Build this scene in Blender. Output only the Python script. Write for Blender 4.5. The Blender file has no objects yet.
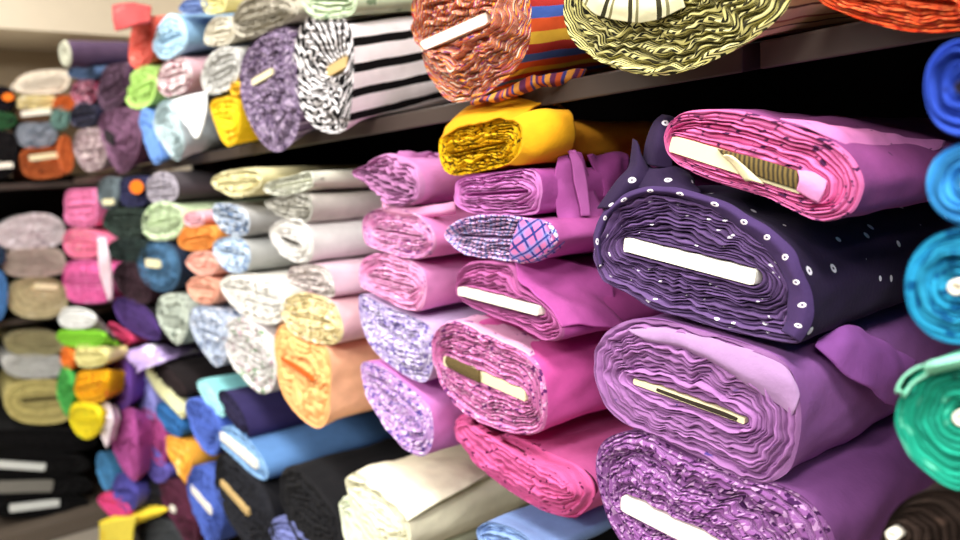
import bpy, math, random
import numpy as np
from mathutils import Vector, Matrix, noise as mn
random.seed(7)
SC = bpy.context.scene
COL = SC.collection

# ---------------------------------------------------------------- camera (solved from the shelf's vanishing points)
VA = np.array([-100 - 480, 214 - 270.0]); VB = np.array([1450 - 480, 125 - 270.0])
FPX = math.sqrt(-(VA @ VB))
_x = -np.array([*VA, FPX]); _x /= np.linalg.norm(_x)
_y = np.array([*VB, FPX]); _y /= np.linalg.norm(_y)
_z = np.cross(_x, _y)
RM = np.array([_x, _y, _z])
CAM = np.array([0, -0.55, 1.35])
def ray(px, py): return RM @ np.array([px - 480, py - 270, FPX])
def P(px, py, Y=0.0):
    d = ray(px, py); return CAM + d * ((Y - CAM[1]) / d[1])
def PX(px, py, X):
    d = ray(px, py); return CAM + d * ((X - CAM[0]) / d[0])
def PZ(px, py, Z):
    d = ray(px, py); return CAM + d * ((Z - CAM[2]) / d[2])

cd = bpy.data.cameras.new('camera'); cam = bpy.data.objects.new('camera', cd); COL.objects.link(cam)
right, down, fwd = RM[:, 0], RM[:, 1], RM[:, 2]
cam.matrix_world = Matrix(((right[0], -down[0], -fwd[0], CAM[0]), (right[1], -down[1], -fwd[1], CAM[1]),
                           (right[2], -down[2], -fwd[2], CAM[2]), (0, 0, 0, 1)))
cd.sensor_width = 36; cd.lens = FPX / 960 * 36
cd.clip_start = 0.02
cd.dof.use_dof = True; cd.dof.focus_distance = 0.68; cd.dof.aperture_fstop = 4.0
SC.camera = cam

# ---------------------------------------------------------------- materials
def lin(h):
    h = h.lstrip('#'); r = []
    for i in (0, 2, 4):
        c = int(h[i:i + 2], 16) / 255
        r.append(c / 12.92 if c <= 0.04045 else ((c + 0.055) / 1.055) ** 2.4)
    return (*r, 1)
class NT:
    def __init__(s, name):
        s.m = bpy.data.materials.new(name); s.m.use_nodes = True; s.t = s.m.node_tree; s.n = s.t.nodes
        s.b = s.n['Principled BSDF']
    def node(s, typ, **kw):
        n = s.n.new(typ)
        for k, v in kw.items():
            if k.startswith('i_'):
                key = k[2:]; key = int(key) if key.isdigit() else key.replace('_', ' ')
                s.put(n.inputs[key], v)
            else: setattr(n, k, v)
        return n
    def put(s, inp, v):
        if isinstance(v, bpy.types.NodeSocket): s.t.links.new(v, inp)
        else: inp.default_value = v
    def math(s, op, a, b=0.0, c=None):
        n = s.n.new('ShaderNodeMath'); n.operation = op; s.put(n.inputs[0], a); s.put(n.inputs[1], b)
        if c is not None: s.put(n.inputs[2], c)
        return n.outputs[0]
    def mix(s, f, a, b, typ='MIX'):
        n = s.n.new('ShaderNodeMix'); n.data_type = 'RGBA'; n.blend_type = typ
        s.put(n.inputs[0], f); s.put(n.inputs[6], a); s.put(n.inputs[7], b)
        return n.outputs[2]
    def ramp(s, f, stops, interp='LINEAR'):
        n = s.n.new('ShaderNodeValToRGB'); n.color_ramp.interpolation = interp
        e = n.color_ramp.elements
        while len(e) < len(stops): e.new(0.5)
        for el, (p, c) in zip(e, stops): el.position = p; el.color = c
        s.put(n.inputs[0], f); return n.outputs[0]
_mc = {}
def M(c, c2=None, p=None, s=70, a=0.45, c3=None, cols=None, per=0.045, rough=0.85, tone=0.35, sheen=0.02, var=0.16):
    """woven cotton: base colour, printed pattern in the cloth's own metre coordinates"""
    key = (c, c2, p, s, a, c3, tuple(cols or ()), per, rough, tone, sheen, var)
    if key in _mc: return _mc[key]
    t = NT('fabric'); base = lin(c)
    uv = t.node('ShaderNodeUVMap', uv_map='UVMap').outputs[0]
    sep = t.node('ShaderNodeSeparateXYZ', i_0=uv)
    col = base
    if p == 'fleck':
        n = t.node('ShaderNodeTexNoise', i_Vector=uv, i_Scale=s, i_Detail=2.0)
        f = t.ramp(n.outputs[0], [(max(0, 0.92 - a * 0.8), (0, 0, 0, 1)), (min(1, 0.97 - a * 0.8), (1, 1, 1, 1))])
        col = t.mix(f, base, lin(c2))
        if c3:
            n = t.node('ShaderNodeTexNoise', i_Vector=uv, i_Scale=s * 1.37, i_Detail=1.0)
            mp = t.node('ShaderNodeMapping', i_Vector=uv, i_Location=(3.3, 7.1, 0))
            t.put(n.inputs['Vector'], mp.outputs[0])
            f = t.ramp(n.outputs[0], [(max(0, 0.94 - a * 0.8), (0, 0, 0, 1)), (min(1, 0.99 - a * 0.8), (1, 1, 1, 1))])
            col = t.mix(f, col, lin(c3))
    elif p == 'floral':
        v = t.node('ShaderNodeTexVoronoi', i_Vector=uv, i_Scale=s)
        n = t.node('ShaderNodeTexNoise', i_Vector=uv, i_Scale=s * 2.2, i_Detail=3.0)
        d = t.math('ADD', v.outputs['Distance'], t.math('MULTIPLY', n.outputs[0], 0.5))
        f = t.ramp(d, [(a * 0.9, (1, 1, 1, 1)), (a * 0.9 + 0.1, (0, 0, 0, 1))])
        pick = t.node('ShaderNodeSeparateColor', i_0=v.outputs['Color']).outputs[0]
        ink = t.mix(t.math('GREATER_THAN', pick, 0.55), lin(c2), lin(c3 or c2))
        col = t.mix(f, base, ink)
    elif p == 'rings':
        v = t.node('ShaderNodeTexVoronoi', i_Vector=uv, i_Scale=s, i_Randomness=0.45)
        f = t.ramp(v.outputs['Distance'], [(0, (0, 0, 0, 1)), (0.05, (1, 1, 1, 1)), (0.15, (0, 0, 0, 1))], 'CONSTANT')
        col = t.mix(f, base, lin(c2))
    elif p == 'ringrow':                                  # one row of printed rings along a narrow fold
        cu = t.math('MULTIPLY', t.math('SUBTRACT', t.math('FRACT', t.math('DIVIDE', sep.outputs[0], per)), 0.5), per)
        cv = t.math('SUBTRACT', sep.outputs[1], 0.4)
        r = t.math('SQRT', t.math('ADD', t.math('MULTIPLY', cu, cu), t.math('MULTIPLY', cv, cv)))
        f = t.math('LESS_THAN', t.math('ABSOLUTE', t.math('SUBTRACT', r, 0.0021)), 0.0009)
        col = t.mix(f, base, lin(c2))
    elif p == 'dots':
        v = t.node('ShaderNodeTexVoronoi', i_Vector=uv, i_Scale=s, i_Randomness=0.8)
        f = t.math('LESS_THAN', v.outputs['Distance'], a)
        col = t.mix(f, base, lin(c2))
    elif p == 'stripe':
        wob = t.node('ShaderNodeTexNoise', i_Vector=uv, i_Scale=14.0)
        u = t.math('ADD', t.math('DIVIDE', sep.outputs[0], per), t.math('MULTIPLY', wob.outputs[0], 0.12))
        fr = t.math('FRACT', u)
        st = [(pp, lin(cc)) for pp, cc in cols]
        col = t.ramp(fr, st, 'CONSTANT')
    elif p == 'ply':                                     # stripes seen end-on: each ply of cloth starts elsewhere in the repeat
        u = t.math('FRACT', t.math('DIVIDE', t.math('ADD', sep.outputs[0], t.math('MULTIPLY', sep.outputs[1], 3.7)), per))
        col = t.ramp(u, [(pp, lin(cc)) for pp, cc in cols], 'CONSTANT')
    elif p == 'plaid':
        mp = t.node('ShaderNodeMapping', i_Vector=uv, i_Rotation=(0, 0, 0.75))
        sp = t.node('ShaderNodeSeparateXYZ', i_0=mp.outputs[0])
        for k, ax in enumerate((0, 1)):
            fr = t.math('FRACT', t.math('DIVIDE', sp.outputs[ax], per))
            f1 = t.math('MULTIPLY', t.math('LESS_THAN', fr, 0.30), 0.55)
            col = t.mix(f1, col, lin(c3))
            f2 = t.math('LESS_THAN', t.math('ABSOLUTE', t.math('SUBTRACT', fr, 0.62)), 0.06)
            f3 = t.math('LESS_THAN', t.math('ABSOLUTE', t.math('SUBTRACT', fr, 0.15)), 0.05)
            col = t.mix(t.math('MAXIMUM', f2, f3), col, lin(c2))
    at = t.node('ShaderNodeAttribute', attribute_name='ply', attribute_type='GEOMETRY').outputs['Fac']
    oc = t.node('ShaderNodeTexCoord').outputs['Object']
    nz = t.node('ShaderNodeTexNoise', i_Vector=oc, i_Scale=45.0, i_Detail=4.0).outputs[0]
    k = t.math('MULTIPLY', t.math('ADD', t.math('MULTIPLY', t.math('SUBTRACT', at, 0.5), tone), 1.0),
               t.math('ADD', t.math('MULTIPLY', t.math('SUBTRACT', nz, 0.5), var * 2), 1.0))
    hs = t.node('ShaderNodeHueSaturation', i_Value=k, i_Color=col)
    t.put(t.b.inputs['Base Color'], hs.outputs[0])
    t.b.inputs['Roughness'].default_value = rough
    t.b.inputs['Sheen Weight'].default_value = sheen
    t.b.inputs['Specular IOR Level'].default_value = 0.12
    wv = t.node('ShaderNodeTexNoise', i_Vector=oc, i_Scale=220.0, i_Detail=3.0)
    bp = t.node('ShaderNodeBump', i_Strength=0.25, i_Distance=0.002, i_Height=wv.outputs[0])
    t.put(t.b.inputs['Normal'], bp.outputs[0])
    _mc[key] = t.m
    return t.m
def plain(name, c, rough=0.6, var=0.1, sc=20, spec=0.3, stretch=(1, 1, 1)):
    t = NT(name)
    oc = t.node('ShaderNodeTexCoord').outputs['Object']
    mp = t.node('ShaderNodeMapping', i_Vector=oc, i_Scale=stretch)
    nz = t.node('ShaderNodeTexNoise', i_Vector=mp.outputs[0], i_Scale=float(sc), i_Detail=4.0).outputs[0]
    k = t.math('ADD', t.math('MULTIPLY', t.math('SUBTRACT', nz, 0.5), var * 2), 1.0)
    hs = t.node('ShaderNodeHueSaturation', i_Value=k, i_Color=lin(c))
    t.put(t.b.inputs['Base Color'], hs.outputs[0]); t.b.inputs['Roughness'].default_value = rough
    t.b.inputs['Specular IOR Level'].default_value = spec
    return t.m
CARD = plain('white_card', 'f6f1e2', 0.8, 0.04)
CREAM = plain('cream_card', 'ece3b8', 0.8, 0.08)
TAN = plain('tan_card', 'c9ab72', 0.8, 0.1)
def corrugated():
    t = NT('corrugated_card')
    oc = t.node('ShaderNodeTexCoord').outputs['Object']
    w = t.node('ShaderNodeTexWave', i_Vector=oc, i_Scale=75.0, i_Distortion=1.5)
    t.put(t.b.inputs['Base Color'], t.mix(w.outputs[1], lin('2a200e'), lin('75602f')))
    t.b.inputs['Roughness'].default_value = 0.9
    return t.m
CORR = corrugated()
SHELF = plain('dark_shelf_laminate', '463c36', 0.45, 0.15, 6, 0.3, (1, 8, 8))
SHELFB = plain('black_back_panel', '100e0e', 0.9, 0.1)

# ---------------------------------------------------------------- helpers
def link(name, verts, faces, mat, parent=None, uv=None, ply=None, smooth=True, loc=None):
    me = bpy.data.meshes.new(name)
    off = np.array(loc if loc is not None else (0, 0, 0), float)
    me.from_pydata([tuple(np.asarray(v, float) - off) for v in verts], [], faces)
    if uv is not None:
        l = me.uv_layers.new(name='UVMap')
        for lp in me.loops: l.data[lp.index].uv = uv[lp.vertex_index]
    a = me.attributes.new('ply', 'FLOAT', 'POINT')
    a.data.foreach_set('value', np.asarray(ply if ply is not None else [0.5] * len(verts), dtype=np.float32))
    if smooth: me.polygons.foreach_set('use_smooth', [True] * len(me.polygons))
    me.materials.append(mat); me.update()
    o = bpy.data.objects.new(name, me); COL.objects.link(o)
    if parent is not None: o.parent = parent
    elif loc is not None: o.location = tuple(off)
    return o
def empty(name, loc):
    o = bpy.data.objects.new(name, None); o.empty_display_size = 0.05; o.location = tuple(loc); COL.objects.link(o); return o
def tag(o, label, cat, group=None):
    o['label'] = label; o['category'] = cat
    if group: o['group'] = group
    return o
def boxgeo(lo, hi, bev=0.0):
    import bmesh
    bm = bmesh.new(); bmesh.ops.create_cube(bm, size=1)
    c = [(a + b) / 2 for a, b in zip(lo, hi)]; s = [b - a for a, b in zip(lo, hi)]
    for v in bm.verts: v.co = Vector([c[i] + v.co[i] * s[i] for i in range(3)])
    if bev: bmesh.ops.bevel(bm, geom=bm.edges[:], offset=bev, segments=2, affect='EDGES')
    vs = [tuple(v.co) for v in bm.verts]; bm.verts.index_update(); fs = [[v.index for v in f.verts] for f in bm.faces]
    bm.free(); return vs, fs
def box(name, lo, hi, mat, parent=None, bev=0.0, loc=None):
    v, f = boxgeo(lo, hi, bev); return link(name, v, f, mat, parent, smooth=False, loc=loc)
def nz(x, y, z): return mn.noise(Vector((x, y, z)))
def spline_closed(p, n=480):
    p = np.asarray(p, float); m = len(p); out = []
    k = max(4, n // m)
    for i in range(m):
        a, b, c, d = p[i - 1], p[i], p[(i + 1) % m], p[(i + 2) % m]
        for t in np.arange(k) / k:
            out.append(0.5 * (2 * b + (c - a) * t + (2 * a - 5 * b + 4 * c - d) * t * t + (3 * b - a - 3 * c + d) * t ** 3))
    return np.array(out)
def resample(path, n):
    s = np.concatenate([[0], np.cumsum(np.linalg.norm(np.diff(path, axis=0), axis=1))])
    q = np.linspace(0, s[-1], n, endpoint=False)
    return np.stack([np.interp(q, s, path[:, 0]), np.interp(q, s, path[:, 1])], 1)
def halves(loop, d, m):
    pr = loop @ d; i0, i1 = int(np.argmin(pr)), int(np.argmax(pr)); n = len(loop)
    a = [loop[(i0 + k) % n] for k in range((i1 - i0) % n + 1)]
    b = [loop[(i1 + k) % n] for k in range((i0 - i1) % n + 1)]
    return np.concatenate([resample(np.array(a), m // 2), resample(np.array(b), m - m // 2)])
def smooth(a, b, x):
    t = min(1, max(0, (x - a) / (b - a))); return t * t * (3 - 2 * t)

# shelf levels measured on the shelf plane
Z_UP, Z_MID, SLOPE = 1.456, 0.935, 0.153
BOARD_Y = 0.055
_seed = [0]
ROWS = {
    'up':  dict(group='fabric bolts on the upper shelf', vp=(1400, -60), floor=lambda d: Z_UP + 0.004 + SLOPE * (d - BOARD_Y), ceil=None),
    'mid': dict(group='fabric bolts on the middle shelf', vp=None, floor=lambda d: Z_MID + 0.006, ceil=lambda d: 1.424 + SLOPE * max(0, d - BOARD_Y)),
    'low': dict(group='fabric bolts on the lower shelf', vp=None, floor=None, ceil=lambda d: Z_MID - 0.03),
    'end': dict(group='fabric bolts on the end wall shelving', vp=None, floor=None, ceil=None),
}
X_END = -3.8
def pts_of(s): return [tuple(float(q) for q in w.split(',')) for w in s.split()]
def ell(cx, cy, a, b, rot=0, n=14, e=2.3):
    r = math.radians(rot); o = []
    for k in range(n):
        t = 2 * math.pi * k / n; c, s = math.cos(t), math.sin(t)
        x = a * math.copysign(abs(c) ** (2 / e), c); y = b * math.copysign(abs(s) ** (2 / e), s)
        o.append((cx + x * math.cos(r) - y * math.sin(r), cy + x * math.sin(r) + y * math.cos(r)))
    return o

def B(row, label, pts, me, mb=None, core=None, axis=None, L=0.5, nl=None, amp=0.55, wav=0.05, vp=None, tele=0.0,
      cmat=None, y0=0.0, taper=0.9, crease=0.004, single=None, cat='fabric bolt', name='fabric_bolt', groove=0.007,
      tube=False, cdep=0.003, shrink=0.985, group=None, jit=0.003):
    """one bolt of cloth: layered end, wrapped body, card core; outline px traced on the shelf's front plane"""
    _seed[0] += 1; sd = _seed[0] * 13.7
    rw = ROWS[row]; mb = mb or me
    px = pts_of(pts) if isinstance(pts, str) else pts
    pa = np.array(px)
    if row == 'end':
        conv = lambda x, y: (lambda w: np.array([w[1], w[2]]))(PX(x, y, X_END + y0))
        to3 = lambda u, v, d: (X_END + y0 - d, u, v)
        wx = wz = 0.0
    else:
        conv = lambda x, y: (lambda w: np.array([w[0], w[2]]))(P(x, y, y0))
        q = vp or rw['vp']
        if q: dd = ray(*q); wx, wz = dd[0] / dd[1], dd[2] / dd[1]
        else: wx = wz = 0.0
        to3 = lambda u, v, d: (u + wx * d, y0 + d, v + wz * d)
    if tele and row != 'end': convo = lambda x, y: (lambda w: np.array([w[0] - wx * tele, w[2] - wz * tele]))(P(x, y, y0 + tele))
    else: convo = conv
    out = spline_closed([convo(*p) for p in px])
    cen = out.mean(0); out = cen + (out - cen) * shrink
    bb = pa.max(0) - pa.min(0); pxsz = max(bb)
    # inner fold line
    if core:
        a0, a1 = conv(*core[0]), conv(*core[1])
        ct = abs(conv(core[0][0], core[0][1] + core[2] / 2)[1] - conv(core[0][0], core[0][1] - core[2] / 2)[1]) / 2
    elif axis:
        a0, a1 = conv(*axis[0]), conv(*axis[1]); ct = 0.0015
    else:
        c = out - cen; ev, evec = np.linalg.eigh(c.T @ c); dmaj = evec[:, 1]
        pr = c @ dmaj; pm = c @ evec[:, 0]; hl = (pr.max() - pr.min()) / 2; hm = (pm.max() - pm.min()) / 2
        h = max(hl - hm * 0.95, hl * 0.18); a0, a1 = cen - dmaj * h, cen + dmaj * h; ct = 0.0015
    d = a1 - a0; ln = np.linalg.norm(d); d = d / ln
    if d[0] < 0: a0, a1, d = a1, a0, -d
    nrm = np.array([-d[1], d[0]])
    area = 0.5 * np.sum(out[:, 0] * np.roll(out[:, 1], -1) - np.roll(out[:, 0], -1) * out[:, 1])
    if area > 0: out = out[::-1]                      # clockwise: left end -> over the top -> right end
    ci = ct + (0.0008 if core else 0)
    inn = []
    for k in range(40):
        t = k / 40 * 2 * math.pi
        e = a0 if math.cos(t) < 0 else a1
        inn.append(e + d * math.cos(t) * ci + nrm * math.sin(t) * ci)
    inn = np.array(inn)[::-1]
    Mn = int(min(300, max(40, pxsz * 1.7)))
    O, I = halves(out, d, Mn), halves(inn, d, Mn)
    peri = np.concatenate([[0], np.cumsum(np.linalg.norm(np.diff(np.vstack([O, O[:1]]), axis=0), axis=1))])
    thick = np.linalg.norm(O - I, axis=1).mean()
    if nl is None: nl = int(min(16, max(4, thick / 0.0042))) if pxsz > 60 else int(min(7, max(3, thick / 0.011)))
    # cumulative ply thickness per angle
    frq = 28.0
    th = np.zeros((nl, Mn)); mid = (O + I) / 2
    for k in range(nl):
        rr = (k + 0.5) / nl
        for j in range(Mn):
            p = I[j] + (O[j] - I[j]) * rr
            th[k, j] = max(0.22, 1 + amp * 1.3 * nz(p[0] * frq + sd, p[1] * frq, k * 2.3 + sd) + amp * 0.9 * nz(p[0] * frq * 3.1, p[1] * frq * 3.1 + sd, k * 1.3))
    th *= np.array([1.0 + 0.5 * random.random() for _ in range(nl)])[:, None]
    cum = np.vstack([np.zeros(Mn), np.cumsum(th, 0)]); cum /= cum[-1]
    sub = (0.0, 0.26, 0.52, 0.8)
    rows_r, rows_d, rows_k = [], [], []
    g0 = min(groove * 1.35, thick / nl * 3.0)
    for k in range(nl):
        base = random.uniform(-1, 1) * jit; g = g0 * random.uniform(0.55, 1.5)
        for si, s in enumerate(sub):
            r = cum[k] + (cum[k + 1] - cum[k]) * s
            dep = np.array([base + (g if si == 0 else (g * 0.1 if si != 2 else 0)) + jit * 1.3 * nz(I[j][0] * 40 + O[j][0] * 20, O[j][1] * 30 + sd, k * 1.7)
                            for j in range(Mn)])
            if si == 3: dep += g * 0.25
            rows_r.append(r); rows_d.append(dep + tele * r ** 2 * (1 if tele else 0)); rows_k.append(k)
    rows_r.append(np.ones(Mn)); rows_d.append(np.full(Mn, tele + 0.002)); rows_k.append(nl - 1)
    V, UV, PL = [], [], []
    plyt = [random.random() for _ in range(nl)]
    for q, (r, dp, k) in enumerate(zip(rows_r, rows_d, rows_k)):
        for j in range(Mn):
            rj = r[j]
            if 0 < rj < 1:
                p = I[j] + (O[j] - I[j]) * rj
                rj = min(0.995, max(0.004, rj + wav * 4 * rj * (1 - rj) * (nz(p[0] * 34 + sd, p[1] * 34, 5.5 + rj * 2) + 0.35 * nz(p[0] * 110, p[1] * 110 + sd, rj * 6))))
            p = I[j] + (O[j] - I[j]) * rj
            V.append(to3(p[0], p[1], float(dp[j])))
            UV.append((peri[j] + k * peri[-1] * 0.77, k * 0.371 + float(dp[j]))); PL.append(plyt[k])
    nr = len(rows_r)
    F = []
    for q in range(nr - 1):
        for j in range(Mn):
            j2 = (j + 1) % Mn
            F.append((q * Mn + j, (q + 1) * Mn + j, (q + 1) * Mn + j2, q * Mn + j2))
    # inner plug
    ctr = (a0 + a1) / 2
    V.append(to3(ctr[0], ctr[1], 0.012)); UV.append((0, 0)); PL.append(0.4)
    for j in range(Mn): F.append((len(V) - 1, j, (j + 1) % Mn))
    # body
    nb = 26 if pxsz > 60 else 12
    ds = [tele + 0.002 + (L - tele) * (t / nb) ** 1.5 for t in range(nb + 1)]
    BV, BU, BF = [], [], []
    fl, ce = rw['floor'], rw['ceil']
    for t, dd_ in enumerate(ds):
        sc = 1 - (1 - taper) * smooth(0, L, dd_)
        kf = smooth(0.0, 0.05, dd_)
        for j in range(Mn):
            rel = O[j] - ctr; nl_ = rel / (np.linalg.norm(rel) + 1e-6)
            w = crease * smooth(0, 0.03, dd_ - tele) * (nz(O[j][0] * 22 + sd, O[j][1] * 22 + dd_ * 5, dd_ * 9) + 0.6 * nz(O[j][0] * 50 + dd_ * 20, O[j][1] * 50 - dd_ * 14, sd) - 0.35)
            p = ctr + rel * sc + nl_ * w
            x3 = list(to3(p[0], p[1], dd_))
            if fl and x3[2] < fl(dd_): x3[2] += (fl(dd_) - x3[2]) * kf
            if ce and x3[2] > ce(dd_): x3[2] += (ce(dd_) - x3[2]) * kf
            BV.append(tuple(x3)); BU.append((peri[j], dd_))
    for t in range(nb):
        for j in range(Mn):
            j2 = (j + 1) % Mn
            BF.append((t * Mn + j, (t + 1) * Mn + j, (t + 1) * Mn + j2, t * Mn + j2))
    e0 = len(BV); BV.append(to3(ctr[0], ctr[1], L)); BU.append((0, L))
    for j in range(Mn): BF.append((nb * Mn + j, e0, nb * Mn + (j + 1) % Mn))
    zlo = min(v[2] for v in BV)
    loc = np.array(to3(cen[0], cen[1], L * 0.4)); loc[2] = zlo
    if single is None: single = not core and bb[0] * bb[1] < 1300
    if single and me is mb:
        n0 = len(V)
        o = link(name, V + BV, F + [tuple(i + n0 for i in f) for f in BF], me, None, UV + BU, PL + [0.5] * len(BV), loc=loc)
        tag(o, label, cat, group or rw['group'])
        return o
    root = empty(name, loc); tag(root, label, cat, group or rw['group'])
    link('rolled_layers', V, F, me, root, UV, PL, loc=loc)
    link('outer_wrap', BV, BF, mb, root, BU, None, loc=loc)
    if core:
        cm = cmat or CARD
        if tube:
            vs, fs = [], []; n = 20; rr = ct
            for kk, (rad, dep) in enumerate(((rr, 0.1), (rr, -0.004), (rr * 0.62, -0.004), (rr * 0.62, 0.03), (0.0001, 0.03))):
                for i in range(n):
                    t = 2 * math.pi * i / n; vs.append(to3(ctr[0] + rad * math.cos(t), ctr[1] + rad * math.sin(t), dep))
            for kk in range(4):
                for i in range(n): fs.append((kk * n + i, kk * n + (i + 1) % n, (kk + 1) * n + (i + 1) % n, (kk + 1) * n + i))
            link('cardboard_core', vs, fs, cm, root, loc=loc)
        else:
            vs = []
            for dep in (-cdep, 0.05):
                n = 10
                for e, sg in ((a0, -1), (a1, 1)):
                    for i in range(n):
                        t = -math.pi / 2 + math.pi * i / (n - 1)
                        cx = abs(math.cos(t)) ** 0.4 * ct * 0.55; sy = math.copysign(abs(math.sin(t)) ** 0.6, math.sin(t)) * ct * (0.93 + 0.07 * math.sin(i * 3.1 + sd))
                        p = e + d * cx * sg + nrm * sy * sg
                        vs.append(to3(p[0], p[1], dep))
            m = len(vs) // 2
            fs = [tuple(range(m)), tuple(range(2 * m - 1, m - 1, -1))] + [(i, m + i, m + (i + 1) % m, (i + 1) % m) for i in range(m)]
            link('cardboard_core', vs, fs, cm, root, smooth=False, loc=loc)
    root_loc[root.name] = loc
    return root
root_loc = {}

def flap(root, rows, mat, name='loose_flap', th=0.0016, sub=8, rip=0.0015):
    """loose sheet of cloth through rows of control points; each point (px,py,depth) or (px,py,'x',X)"""
    G = []
    for r in rows:
        G.append([P(p[0], p[1], p[2]) if len(p) == 3 else PX(p[0], p[1], p[3]) for p in r])
    G = np.array(G)
    def dens(A):
        n = len(A); out = []
        for i in range(n - 1):
            a, b, c, d = A[max(i - 1, 0)], A[i], A[i + 1], A[min(i + 2, n - 1)]
            for t in np.arange(sub) / sub:
                out.append(0.5 * (2 * b + (c - a) * t + (2 * a - 5 * b + 4 * c - d) * t * t + (3 * b - a - 3 * c + d) * t ** 3))
        out.append(A[-1]); return np.array(out)
    G = dens(G); G = np.swapaxes(dens(np.swapaxes(G, 0, 1)), 0, 1)
    a, b = G.shape[:2]
    V = [G[i, j] + rip * nz(*(G[i, j] * 45)) for i in range(a) for j in range(b)]
    du = np.linalg.norm(G[:, 1:] - G[:, :-1], axis=2).mean(); dv = np.linalg.norm(G[1:] - G[:-1], axis=2).mean()
    UV = [(j * du + 0.013, (i - (a - 1) / 2) * dv + 0.4) for i in range(a) for j in range(b)]
    F = [(i * b + j, i * b + j + 1, (i + 1) * b + j + 1, (i + 1) * b + j) for i in range(a - 1) for j in range(b - 1)]
    o = link(name, V, F, mat, root, UV, None, loc=root_loc[root.name])
    m = o.modifiers.new('thickness', 'SOLIDIFY'); m.thickness = th; m.offset = 0
    return o

# ================================================================ MIDDLE SHELF
# --- violet stack
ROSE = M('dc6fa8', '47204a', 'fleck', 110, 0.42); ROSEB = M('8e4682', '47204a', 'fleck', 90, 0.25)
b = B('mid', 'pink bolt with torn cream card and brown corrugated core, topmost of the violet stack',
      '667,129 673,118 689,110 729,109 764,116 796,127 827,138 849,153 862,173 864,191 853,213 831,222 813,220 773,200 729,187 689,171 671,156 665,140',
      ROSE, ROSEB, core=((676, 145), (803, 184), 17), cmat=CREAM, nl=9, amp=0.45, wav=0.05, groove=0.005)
flap(b, [[(717, 149, -.0045), (758, 158.5, -.0045), (801, 172, -.0045)], [(720, 152, -.0055), (757, 166, -.0055), (801, 181, -.0055)], [(724, 155, -.0045), (755, 175, -.0045), (799, 190, -.0045)]], CORR, 'corrugated_filling', 0.001, 4, 0)
flap(b, [[(723, 155, -.005), (733, 165, -.005), (746, 181, -.005)], [(727, 155, -.009), (742, 166, -.009), (752, 181, -.009)], [(733, 157, -.0065), (748, 169, -.007), (764, 184, -.0065)]], CREAM, 'torn_card_corner', 0.001, 4, 0.0008)
flap(b, [[(798, 170, -.004), (812, 173, -.004), (826, 182, -.004)], [(800, 180, -.007), (812, 184, -.007), (824, 192, -.006)], [(797, 190, -.004), (808, 196, -.004), (820, 202, -.003)]], M('e493c8'), 'tucked_end', 0.0015, 5)
flap(b, [[(780, 119, .004), (815, 121, .02), (845, 128, .05), (875, 131, .09), (905, 137, .13), (945, 141, .18)],
         [(800, 124, .000), (830, 129, .014), (858, 136, .045), (880, 139, .085), (905, 145, .125), (942, 147, .175)],
         [(815, 130, -.002), (842, 143, .010), (864, 158, .040), (882, 146, .08), (906, 155, .12), (938, 150, .17)]], M('db82bd', '47204a', 'fleck', 90, 0.3))

POLKB = M('2c1f3c', 'efe8f2', 'rings', 40)
b = B('mid', 'dark violet bolt with white ring dots and a long white card core',
      '591,251 604,211 624,196 643,188 671,188 711,198 750,217 778,235 798,259 810,291 812,318 802,342 790,345 758,339 719,330 687,320 651,310 627,295 604,283 594,267',
      M('5e4672', 'f0eaf6', 'dots', 60, 0.17, tone=0.6), POLKB, core=((629, 245), (753, 276), 15), nl=15, amp=0.65, wav=0.06)
flap(b, [[(597, 268, -.002), (594, 235, -.002), (606, 209, -.002), (635, 190, -.002), (671, 187, -.002), (711, 197, -.002), (750, 216, -.002), (778, 234, -.002), (799, 259, -.002), (811, 291, -.002), (812, 322, -.002), (800, 343, -.002)],
         [(600, 267, -.006), (598, 237, -.006), (609, 212, -.006), (636, 194, -.006), (670, 191, -.006), (708, 202, -.006), (744, 221, -.006), (769, 240, -.006), (789, 264, -.006), (800, 293, -.006), (800, 319, -.006), (792, 337, -.006)],
         [(602, 265, .002), (601, 239, .002), (612, 214, .002), (638, 197, .002), (670, 194, .002), (705, 206, .002), (738, 226, .002), (762, 245, .003), (780, 269, .003), (788, 295, .003), (788, 317, .003), (782, 331, .003)]],
     M('45325e', 'f4eef8', 'ringrow', per=0.026), 'loose_outer_fold', 0.0012, 6)
flap(b, [[(643, 164, .03), (647, 143, .03), (653, 124, .035), (662, 115, .05)], [(655, 166, .022), (657, 143, .020), (662, 124, .03), (670, 116, .05)], [(672, 170, .03), (671, 147, .03), (673, 131, .04), (679, 120, .06)]], POLKB)
flap(b, [[(633, 139, .03), (630, 165, .022), (617, 181, .006), (598, 208, -.002)], [(638, 143, .022), (637, 166, .014), (627, 184, .0), (608, 208, -.006)], [(644, 165, .03), (650, 174, .022), (640, 188, .010), (620, 206, .002)]], POLKB, 'twisted_corner')
flap(b, [[(640, 163, .035), (655, 166, .03), (672, 168, .03), (690, 174, .04)], [(632, 178, .02), (655, 176, .012), (675, 180, .012), (695, 184, .02)], [(622, 192, .01), (650, 189, .002), (675, 189, .002), (700, 194, .01)]], POLKB, 'slack_fold', 0.0016, 7, 0.004)

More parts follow.
